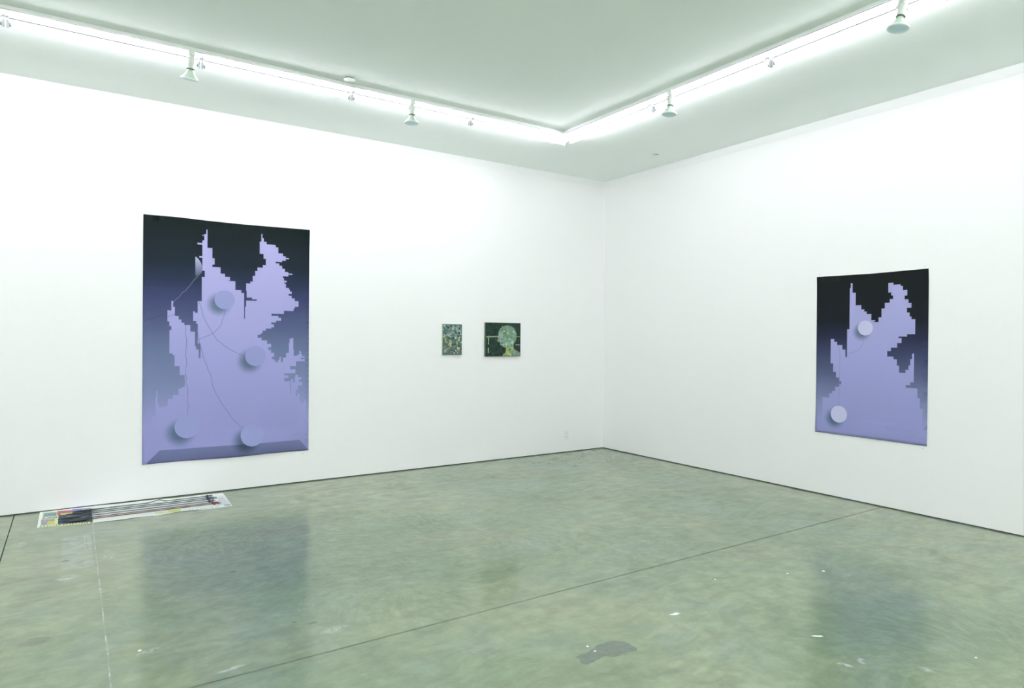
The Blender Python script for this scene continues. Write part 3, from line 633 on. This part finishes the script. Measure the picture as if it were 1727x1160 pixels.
# large poster on the left wall; local x runs right, z up
WA = 1.5165
outA = BOT_A + TOP_A[::-1]
def liftA(x, z):
    top = max(0, (z - 2.35) / 0.26); bot = max(0, (0.62 - z) / 0.30)
    side = max(0, 1 - min(x, WA - x) / 0.10)
    d = 0.004 + 0.010 * top ** 2 * (1 + 0.6 * math.sin(x * 5.2 + 0.6)) + 0.026 * math.sin(math.pi * 0.74 * min(bot, 1)) ** 2 * (bell(x, 0.95, 0.34) + 0.35 * bell(x, 0.35, 0.25))
    return d + 0.004 * side * (1 + math.sin(z * 3.1)) / 2 + 0.0015 * math.sin(x * 4 + z * 2.3)
gA = [(0.32, (0.280, 0.290, 0.560)), (0.66, (0.300, 0.310, 0.585)), (0.82, (0.262, 0.285, 0.515)), (1.05, (0.195, 0.230, 0.400)), (1.35, (0.140, 0.175, 0.305)),
      (1.62, (0.086, 0.104, 0.210)), (1.84, (0.050, 0.061, 0.145)), (2.02, (0.026, 0.036, 0.074)), (2.20, (0.014, 0.022, 0.032)), (2.62, (0.009, 0.015, 0.014))]
fA = [(0.32, (0.280, 0.290, 0.560)), (1.3, (0.348, 0.352, 0.650)), (2.5, (0.425, 0.405, 0.690))]
bA = [(0.33, (0.130, 0.140, 0.270)), (0.40, (0.150, 0.170, 0.320)), (0.52, (0.175, 0.200, 0.360))]
lA = [(2.05, (0.045, 0.055, 0.110)), (2.12, (0.15, 0.17, 0.27)), (2.24, (0.38, 0.40, 0.58))]
discA = [((p[0], p[1]), abs(q[0] - p[0])) for p, q in DISC_A]
blobA = [(c[0] - r * 0.56, c[1] - r * 0.50, r * 1.45) for c, r in discA]
regsA = [(LENS, 3), (FIG_A, 1), (BEVEL, 2)]
kind = [7, 5, 6, 5, 5, 5, 5]
regsA += [(ribbon(p, 0.0042), kind[i]) for i, p in enumerate(CR_A)]
regsA += [(circle(c, r), 4) for c, r in discA]
mA = poster_materials('_large', gA, fA, bA, lA, (0.300, 0.320, 0.585), blobA, (0.150, 0.165, 0.330))
poster('poster', 'large black to lilac poster with stepped silhouette and four discs on left wall', (-5.5735, -0.0005, 0), 0, outA, regsA, mA, liftA,
       [(0.062, 2.632), (1.462, 2.634), (0.058, 0.300), (1.462, 0.302)])

# small poster on the right wall
WB = 1.0205
outB = BOT_B + TOP_B[::-1]
def liftB(x, z):
    top = max(0, (z - 1.95) / 0.18); bot = max(0, (0.78 - z) / 0.18); side = max(0, 1 - min(x, WB - x) / 0.08)
    return 0.004 + 0.006 * top ** 2 * (1 + 0.5 * math.sin(x * 7)) + 0.009 * math.sin(math.pi * 0.74 * min(bot, 1)) ** 2 * (0.3 + bell(x, 0.55, 0.3)) + 0.004 * side * (0.5 + 0.5 * math.sin(z * 4)) + 0.001 * math.sin(x * 5 + z * 3)
gB = [(0.60, (0.275, 0.285, 0.550)), (0.74, (0.286, 0.296, 0.565)), (0.88, (0.225, 0.250, 0.440)), (1.04, (0.150, 0.175, 0.305)), (1.20, (0.088, 0.105, 0.200)),
      (1.36, (0.050, 0.060, 0.125)), (1.52, (0.026, 0.030, 0.062)), (1.68, (0.012, 0.016, 0.021)), (2.14, (0.010, 0.013, 0.012))]
fB = [(0.60, (0.275, 0.285, 0.550)), (1.3, (0.338, 0.345, 0.630)), (2.05, (0.385, 0.380, 0.650))]
discB = [((p[0], p[1]), r) for (p, q), r in zip(DISC_B, (0.069, 0.080))]
blobB = [(c[0] - r * 0.50, c[1] - r * 0.52, r * 1.45) for c, r in discB]
regsB = [(FIG_B, 1)] + [(ribbon(p, 0.0030), 5) for p in CR_B] + [(circle(c, r), 4) for c, r in discB]
mB = poster_materials('_small', gB, fB, bA, lA, (0.530, 0.530, 0.740), blobB, (0.190, 0.210, 0.380))
poster('poster', 'smaller black to lilac poster with two pale discs on right wall', (-0.0005, -3.1295, 0), -math.pi / 2, outB, regsB, mB, liftB,
       [(0.025, 2.150), (0.985, 2.150), (0.028, 0.582), (0.985, 0.582)])

# ---------------------------------------------------------------- two small paintings
def oil(name, stops, scale, warp, base=None):
    m_ = mat(name, rough=0.6, spec=0.12)
    G = Graph(m_); co = G.objco()
    w = G.vmath('ADD', co, G.vscale(G.noise(co, scale * 0.35, 3, color=True), warp))
    n = G.noise(w, scale, 6, 1.2, 0.65)
    col = G.ramp(n, stops)
    hue = G.noise(G.vmath('ADD', co, (4, 0, 2)), scale * 0.4, 3)
    if base: col = G.mix(G.smooth(hue, 0.50, 0.62), col, base)
    G.link(col, G.b.inputs['Base Color'])
    G.bump(n, 0.6, 0.004)
    return m_
side1 = mat('pale_canvas_edge', (0.62, 0.68, 0.56), 0.7, 0.2, noise=(0.1, 60))
side2 = mat('painted_canvas_edge', (0.10, 0.15, 0.09), 0.6, 0.2, noise=(0.3, 60))
dark_oil = oil('dark_green_oil', [(0.30, (0.008, 0.020, 0.016)), (0.50, (0.020, 0.042, 0.034)), (0.62, (0.035, 0.068, 0.046)), (0.78, (0.16, 0.24, 0.15))], 28, 0.10)
head_oil = oil('pale_green_oil', [(0.28, (0.055, 0.130, 0.115)), (0.45, (0.150, 0.270, 0.215)), (0.56, (0.250, 0.370, 0.270)), (0.72, (0.50, 0.60, 0.50))], 34, 0.10, (0.17, 0.25, 0.15))
neck_oil = oil('yellow_oil', [(0.30, (0.14, 0.17, 0.05)), (0.50, (0.34, 0.37, 0.06)), (0.65, (0.52, 0.54, 0.10)), (0.8, (0.6, 0.62, 0.35))], 40, 0.08)
pink_oil = oil('mauve_oil', [(0.30, (0.12, 0.16, 0.14)), (0.50, (0.28, 0.28, 0.27)), (0.65, (0.45, 0.43, 0.42)), (0.8, (0.60, 0.60, 0.56))], 40, 0.08)
line_oil = oil('pale_line_oil', [(0.35, (0.10, 0.17, 0.08)), (0.5, (0.36, 0.46, 0.28)), (0.7, (0.55, 0.62, 0.50))], 60, 0.03)
abst_oil = oil('mottled_oil', [(0.33, (0.018, 0.045, 0.045)), (0.42, (0.060, 0.115, 0.120)), (0.50, (0.135, 0.200, 0.180)), (0.57, (0.06, 0.10, 0.09)), (0.63, (0.30, 0.37, 0.30)), (0.72, (0.12, 0.20, 0.16)), (0.80, (0.60, 0.66, 0.62))], 30, 0.16, (0.10, 0.15, 0.10))
abst_oil2 = oil('blue_grey_oil', [(0.35, (0.05, 0.10, 0.12)), (0.5, (0.16, 0.25, 0.27)), (0.6, (0.33, 0.44, 0.42)), (0.75, (0.60, 0.68, 0.66))], 34, 0.12)
cream_oil = oil('cream_oil', [(0.35, (0.20, 0.26, 0.14)), (0.5, (0.42, 0.48, 0.30)), (0.7, (0.62, 0.66, 0.50))], 50, 0.08)
ochre_oil = oil('ochre_oil', [(0.35, (0.20, 0.15, 0.06)), (0.6, (0.45, 0.33, 0.16)), (0.75, (0.55, 0.50, 0.30))], 50, 0.06)

bright_oil = oil('pale_blue_green_oil', [(0.35, (0.22, 0.34, 0.32)), (0.5, (0.42, 0.54, 0.50)), (0.7, (0.72, 0.78, 0.74))], 50, 0.06)
deep_oil = oil('black_green_oil', [(0.3, (0.008, 0.018, 0.015)), (0.6, (0.020, 0.040, 0.030)), (0.8, (0.05, 0.08, 0.05))], 40, 0.06)
teal_oil = oil('teal_oil', [(0.35, (0.04, 0.11, 0.09)), (0.55, (0.10, 0.22, 0.17)), (0.75, (0.22, 0.36, 0.28))], 50, 0.06)
def painting(label, x0, z0, w, h, depth, regions, mats, side, rot=0.0):
    t = empty('painting', (x0, -0.0005, z0), label, 'painting', None, (0, rot, 0))
    bm = bmesh.new()
    box(bm, (0, -depth, 0), (w, 0, h), 0.002); obj('canvas_box', bm, side, t)
    V, F = printed_sheet([(0, 0), (w, 0), (w, h), (0, h)], regions, 0.012, lambda x, z: depth + 0.0008)
    bm = bmesh.new(); vv = []
    for x, z, d in V:
        e = min(x, w - x, z, h - z)
        vv.append(bm.verts.new((x, -(d + (random.uniform(0, 0.0016) if e > 0.004 else 0)), z)))
    for f, mi in F: bm.faces.new([vv[i] for i in f]).material_index = mi
    bm.normal_update()
    me = bpy.data.meshes.new('painted_face'); bm.to_mesh(me); bm.free()
    for m_ in mats: me.materials.append(m_)
    o = bpy.data.objects.new('painted_face', me); COL.objects.link(o); o.parent = t
    return t
ox, oz = -5.5735, 0
w1, h1 = 0.258, 0.362
def blob(cx, cz, rx, rz, n=14, j=0.25, a=0.0):
    out = []
    for i in range(n):
        t_ = 2 * math.pi * i / n; k_ = 1 + random.uniform(-j, j)
        x_, z_ = rx * k_ * math.cos(t_), rz * k_ * math.sin(t_)
        out.append((cx + x_ * math.cos(a) - z_ * math.sin(a), cz + x_ * math.sin(a) + z_ * math.cos(a)))
    return out
reg1 = [(blob(0.07, 0.318, 0.045, 0.026), 1), (blob(0.19, 0.30, 0.040, 0.040), 1), (blob(0.022, 0.22, 0.017, 0.024), 3), (blob(0.235, 0.28, 0.016, 0.045), 1),
        (blob(0.145, 0.315, 0.014, 0.018), 3), (blob(0.045, 0.165, 0.014, 0.030, a=.5), 3), (blob(0.105, 0.135, 0.024, 0.042), 3), (blob(0.175, 0.21, 0.020, 0.030), 3),
        (blob(0.215, 0.180, 0.016, 0.022), 3), (blob(0.10, 0.25, 0.055, 0.016, a=.3), 1), (blob(0.215, 0.09, 0.018, 0.022), 3), (blob(0.06, 0.070, 0.045, 0.007, a=.35), 4),
        (blob(0.16, 0.015, 0.007, 0.014), 4), (blob(0.03, 0.045, 0.018, 0.016), 1), (blob(0.21, 0.025, 0.014, 0.014), 1), (blob(0.19, 0.13, 0.012, 0.012), 1), (blob(0.13, 0.30, 0.01, 0.012), 3)]
rs = random.Random(4)
for _ in range(95):
    a_, b_ = rs.uniform(0.008, w1 - 0.008), rs.uniform(0.008, h1 - 0.008)
    hi = b_ > 0.2
    m_ = rs.choices([0, 1, 2, 3, 4, 5], [3, 4 if hi else 2, 5, 1 if hi else 2, 0.3 if hi else 1, 3])[0]
    q_ = blob(a_, b_, rs.uniform(.005, .013), rs.uniform(.005, .015), 9, 0.3, rs.uniform(0, 3))
    reg1.append(([(min(max(u, .001), w1 - .001), min(max(v, .001), h1 - .001)) for u, v in q_], m_))
painting('small upright dark green mottled painting with pale dabs on left wall', ox + 3.0640, 1.3045, w1, h1, 0.022, reg1, [abst_oil, abst_oil2, dark_oil, cream_oil, ochre_oil, bright_oil], side1)
w2, h2 = 0.514, 0.414
X2, Z2 = ox + 3.6480, 1.2815
loc2 = lambda P_: [(min(max(x - 3.6480, 0.001), w2 - 0.001), min(max(z - Z2, 0.001), h2 - 0.001)) for x, z in P_]
hd_ = loc2(HEAD)
reg2 = [(loc2(p), 4) for p in P2L] + [(hd_, 1), ([(x + (0.010 if i_ in (1, 2) else -0.006) * (1 if i_ % 2 else -1), z) for i_, (x, z) in enumerate(loc2(NECK))], 2)]
reg2 += [(blob(0.205, 0.215, 0.030, 0.045), 3), (blob(0.245, 0.150, 0.026, 0.018), 4), (blob(0.450, 0.045, 0.045, 0.022), 3)]
rs = random.Random(9)
for _ in range(90):
    a_, b_ = rs.uniform(0.17, 0.50), rs.uniform(0.01, 0.39)
    if not inside((a_, b_), hd_): continue
    neck = b_ < 0.13 and 0.27 < a_ < 0.38
    m_ = rs.choices([1, 3, 5, 6, 4, 2], [3, 2 if a_ < 0.27 or b_ < 0.1 else 0.5, 3, 2, 0.8, 1 if neck else 0])[0]
    q_ = blob(a_, b_, rs.uniform(.007, .020), rs.uniform(.007, .022), 9, 0.3, rs.uniform(0, 3))
    if all(inside(u, hd_) for u in q_): reg2.append((q_, m_))
for _ in range(40):                       # loose marks over the dark ground
    a_, b_ = rs.uniform(0.02, 0.49), rs.uniform(0.02, 0.39)
    if inside((a_, b_), hd_): continue
    q_ = blob(a_, b_, rs.uniform(.004, .018), rs.uniform(.004, .018), 8, 0.3, rs.uniform(0, 3))
    if not any(inside(u, hd_) for u in q_) and min(u[0] for u in q_) > .002 and max(u[0] for u in q_) < w2 - .002: reg2.append((q_, 7))
painting('dark painting of a pale green head in profile on left wall, nearer the corner', X2, Z2, w2, h2, 0.026, reg2, [dark_oil, head_oil, neck_oil, pink_oil, line_oil, teal_oil, bright_oil, deep_oil], side2)

# ---------------------------------------------------------------- newspaper and rods on the floor
news_w = mat('newsprint', (0.80, 0.83, 0.80), 0.85, 0.15, noise=(0.04, 12))
inks = {n: mat(n, c, 0.8, 0.15, noise=(0.45, 60)) for n, c in dict(ink_charcoal=(0.075, 0.10, 0.13), ink_yellow=(0.52, 0.58, 0.16), ink_pale_yellow=(0.66, 0.72, 0.42), ink_red=(0.42, 0.15, 0.18),
        ink_blue=(0.22, 0.25, 0.55), ink_cyan=(0.22, 0.33, 0.38), ink_pink=(0.40, 0.34, 0.37), ink_grey=(0.24, 0.30, 0.34), ink_pale_grey=(0.62, 0.66, 0.68), ink_olive=(0.22, 0.24, 0.12)).items()}
order = ['newsprint'] + list(inks)
nm = [news_w] + list(inks.values())
ID = {n: i for i, n in enumerate(order)}
def waves(ax, ay, s): return lambda x, y: 0.0012 + s * (1 + math.sin(x * ax + y * ay)) / 2
def newspaper(label, outline, regions, lift):
    cx = sum(p[0] for p in outline) / len(outline); cy = sum(p[1] for p in outline) / len(outline)
    t = empty('newspaper', (cx, cy, 0), label, 'newspaper')
    sh = lambda P_: [(x - cx, y - cy) for x, y in P_]
    V, F = printed_sheet(sh(outline), [(sh(p), m_) for p, m_ in regions], 0.03, lift)
    bm = bmesh.new()
    A = [bm.verts.new((x, y, z)) for x, y, z in V]; B = [bm.verts.new((x, y, z - 0.0009)) for x, y, z in V]
    cnt = {}
    for f, mi in F:
        bm.faces.new([A[i] for i in f]).material_index = mi
        bm.faces.new([B[i] for i in reversed(f)])
        for i in range(3):
            e = (f[i], f[(i + 1) % 3]); cnt.setdefault((min(e), max(e)), []).append(e)
    for es in cnt.values():
        if len(es) == 1: bm.faces.new((A[es[0][1]], A[es[0][0]], B[es[0][0]], B[es[0][1]]))
    bm.normal_update()
    me = bpy.data.meshes.new('sheet'); bm.to_mesh(me); bm.free()
    for m_ in nm: me.materials.append(m_)
    o = bpy.data.objects.new('sheet', me); COL.objects.link(o); o.parent = t
    return t, cx, cy
def quad_at(o, ex, ey, x0, y0, x1, y1):
    """rectangle in a skewed frame"""
    f = lambda a, b_: (o[0] + ex[0] * a + ey[0] * b_, o[1] + ex[1] * a + ey[1] * b_)
    return [f(x0, y0), f(x1, y0), f(x1, y1), f(x0, y1)]
# frame of the coloured page: origin at its lower left corner, a along the bottom, b towards the wall
O1, EX, EY = (-6.331, -0.551), (0.371, -0.094), (0.003, 0.58)
clampw = lambda P_: [(x, min(y, -0.006)) for x, y in P_]
p1 = [(-6.331, -0.551), (-6.223, -0.575), (-6.088, -0.612), (-5.960, -0.645), (-5.945, -0.006), (-6.329, -0.006)]
Q1 = lambda x0, y0, x1, y1: quad_at(O1, EX, EY, x0, y0, x1, y1)
reg = [(Q1(0.12, 0.045, 0.99, 0.88), ID['ink_charcoal']), (Q1(0.06, 0.10, 0.36, 0.93), ID['ink_pale_yellow']), (Q1(0.08, 0.62, 0.32, 0.86), ID['ink_cyan']),
       (Q1(0.33, 0.66, 0.62, 0.93), ID['ink_red']), (Q1(0.40, 0.66, 0.62, 0.76), ID['ink_yellow']), (Q1(0.62, 0.80, 0.99, 0.99), ID['ink_blue']), (Q1(0.80, 0.86, 0.97, 0.94), ID['ink_pale_grey']),
       (Q1(0.05, 0.24, 0.30, 0.47), ID['ink_pink']), (Q1(0.18, 0.16, 0.30, 0.34), ID['ink_yellow']), (Q1(0.06, 0.14, 0.17, 0.25), ID['ink_cyan']), (Q1(0.07, 0.50, 0.34, 0.58), ID['ink_olive']),
       (Q1(0.10, 0.53, 0.18, 0.56), ID['newsprint']), (Q1(0.20, 0.52, 0.30, 0.57), ID['ink_pink'])]
reg += [(Q1(0.03, 0.0, 0.99, 0.035), ID['ink_yellow']), (Q1(0.05, 0.035, 0.99, 0.115), ID['ink_olive'])]
a_ = 0.07
while a_ < 0.95:
    w_ = random.uniform(0.022, 0.045); reg.append((Q1(a_, 0.048, a_ + w_, 0.100), ID['newsprint'])); a_ += w_ + random.uniform(0.012, 0.03)
a_ = 0.40
while a_ < 0.62:
    w_ = random.uniform(0.018, 0.030); reg.append((Q1(a_, 0.385, a_ + w_, 0.435), ID['newsprint'])); a_ += w_ + 0.010
reg += [(Q1(0.62, 0.40, 0.72, 0.455), ID['newsprint']), (Q1(0.745, 0.41, 0.84, 0.465), ID['newsprint']), ([(-6.030, -0.385), (-5.995, -0.375), (-5.978, -0.335), (-6.005, -0.335)], ID['newsprint']),
        (Q1(0.40, 0.27, 0.52, 0.30), ID['newsprint'])]
a_ = 0.52
while a_ < 0.90:
    reg.append((Q1(a_, 0.535, a_ + 0.012, 0.56), ID['ink_pale_grey'])); a_ += 0.022
a_ = 0.55
while a_ < 0.97:
    reg.append((Q1(a_, 0.225, a_ + 0.012, 0.25), ID['ink_pale_yellow'])); a_ += 0.024
newspaper('colourful newspaper page with charcoal and yellow print at left end of the rods', p1, reg, waves(9, 4, 0.002))
p2 = [(x, min(y, -0.006)) for x, y in PAPER2]
p2[1] = (-5.944, -0.006)
p2 = [p for p in p2 if True]
O2, FX, FY = (-5.944, -0.64), (1.03, 0.0), (0.0, 0.60)
Q2 = lambda x0, y0, x1, y1: quad_at(O2, FX, FY, x0, y0, x1, y1)
reg = [(P2_YEL2, ID['ink_pale_yellow']), (P2_YEL, ID['ink_yellow']), (P2_GREY1, ID['ink_grey']), (P2_GREY2, ID['ink_grey']), (P2_GREY3, ID['ink_pale_grey']), (P2_LGREY, ID['ink_pale_grey']), (P2_PALE, ID['ink_pale_yellow'])]
for row, (xa, xb, yy) in enumerate(((0.58, 0.80, 0.925), (0.83, 0.97, 0.905), (0.66, 0.90, 0.055), (0.72, 0.80, 0.035), (0.12, 0.30, 0.87))):
    a_ = xa
    while a_ < xb:
        w_ = random.uniform(0.006, 0.014); reg.append((Q2(a_, yy, a_ + w_, yy + 0.022), ID['ink_grey'])); a_ += w_ + random.uniform(0.006, 0.02)
newspaper('mostly white newspaper sheet with pale print under the long rods', p2, reg, waves(14, 5, 0.0035))

black_rod = mat('black_lacquered_rod', (0.050, 0.070, 0.075), 0.4, 0.5, noise=(0.3, 30))
green_rod = mat('dark_green_rod', (0.085, 0.125, 0.095), 0.45, 0.4, noise=(0.35, 30))
blue_rod = mat('blue_black_rod', (0.10, 0.115, 0.19), 0.35, 0.5, noise=(0.3, 30))
rust_rod = mat('rusty_brown_rod', (0.17, 0.115, 0.055), 0.6, 0.3, noise=(0.6, 24))
brown_rod = mat('dark_brown_rod', (0.115, 0.065, 0.035), 0.55, 0.3, noise=(0.6, 18))
head_m = mat('dark_rod_head', (0.020, 0.028, 0.034), 0.5, 0.4, noise=(0.3, 25))
tuft_b = mat('dark_bristles', (0.050, 0.055, 0.105), 0.7, 0.2, noise=(0.4, 80))
tuft_r = mat('brown_bristles', (0.16, 0.075, 0.045), 0.7, 0.2, noise=(0.5, 80))
rod_spec = [(black_rod, tuft_b, 'black rod with a raised kink, topmost of the bundle, nearest the wall'), (green_rod, tuft_b, 'dark green rod, second from the wall'),
    (green_rod, tuft_b, 'dark green rod, third from the wall'), (blue_rod, tuft_b, 'blue black rod in the middle, before the white gap'),
    (rust_rod, tuft_r, 'rusty brown rod, second from the front'), (brown_rod, tuft_r, 'dark brown rod, front one of the bundle')]
# centre lines from the wall outwards
ys = [-0.190, -0.260, -0.320, -0.402, -0.474, -0.522]
for k, (pts, (m_, tm, lab)) in enumerate(zip(RODS, rod_spec)):
    y0 = ys[k]; z0 = 0.0135
    x0, x1 = pts[0][0], pts[-1][0]
    n = 24
    line = []
    for i in range(n + 1):
        x_ = x0 + (x1 - x0) * i / n
        near = y0
        for a_, b_ in zip(pts, pts[1:]):
            if a_[0] <= x_ <= b_[0] and b_[0] > a_[0]: near = a_[1] + (b_[1] - a_[1]) * (x_ - a_[0]) / (b_[0] - a_[0])
        y_ = y0 + 0.12 * (max(-0.03, min(0.03, near - y0)))
        z_ = z0
        if k == 0: z_ += 0.020 * bell(x_, -5.46, 0.035)
        line.append((x_, y_, z_))
    t = empty('rod', (x0, y0, 0), 'long thin ' + lab, 'rod', 'painted rods laid on newspaper')
    L_ = [(x - x0, y - y0, z) for x, y, z in line]
    i0 = 4
    bm = bmesh.new()
    sweep(bm, L_[i0:], [0.0040 + 0.0007 * math.sin(i * 2.3 + k) for i in range(len(L_) - i0)], 8)
    obj('shaft', bm, m_, t, True)
    bm = bmesh.new()                       # flattened dark head tapering to a point at the left end
    hd = L_[:i0 + 2]; rr = [0.002, 0.013, 0.018, 0.016, 0.010, 0.0065][:len(hd)]
    if k in (1, 2): rr = [r * 0.75 for r in rr]
    sweep(bm, hd, rr, 10, 0.45)
    obj('head', bm, head_m, t, True)
    bm = bmesh.new()                       # frayed tip at the right end
    e = Vector(L_[-1]); d = Vector((1, 0, 0))
    lathe(bm, [(0, 0), (0.010, 0.002), (0.011, 0.012), (0.008, 0.022), (0, 0.024)], 12, Matrix.Translation(e - d * 0.012) @ Matrix.Rotation(math.pi / 2, 4, 'Y'))
    tip = obj('tip', bm, tm, t, True)
    bm = bmesh.new()
    for q_ in range(14):
        a_ = random.uniform(-0.6, 0.6); l_ = random.uniform(0.015, 0.045)
        sweep(bm, [e + d * 0.006, e + Vector((l_ * 0.5, l_ * 0.5 * math.sin(a_), random.uniform(-0.004, 0.004))), e + Vector((l_ * math.cos(a_) + 0.01, l_ * math.sin(a_), random.uniform(-0.006, 0.008)))], 0.0011, 4)
    obj('bristles', bm, tm, tip)['kind'] = 'stuff'
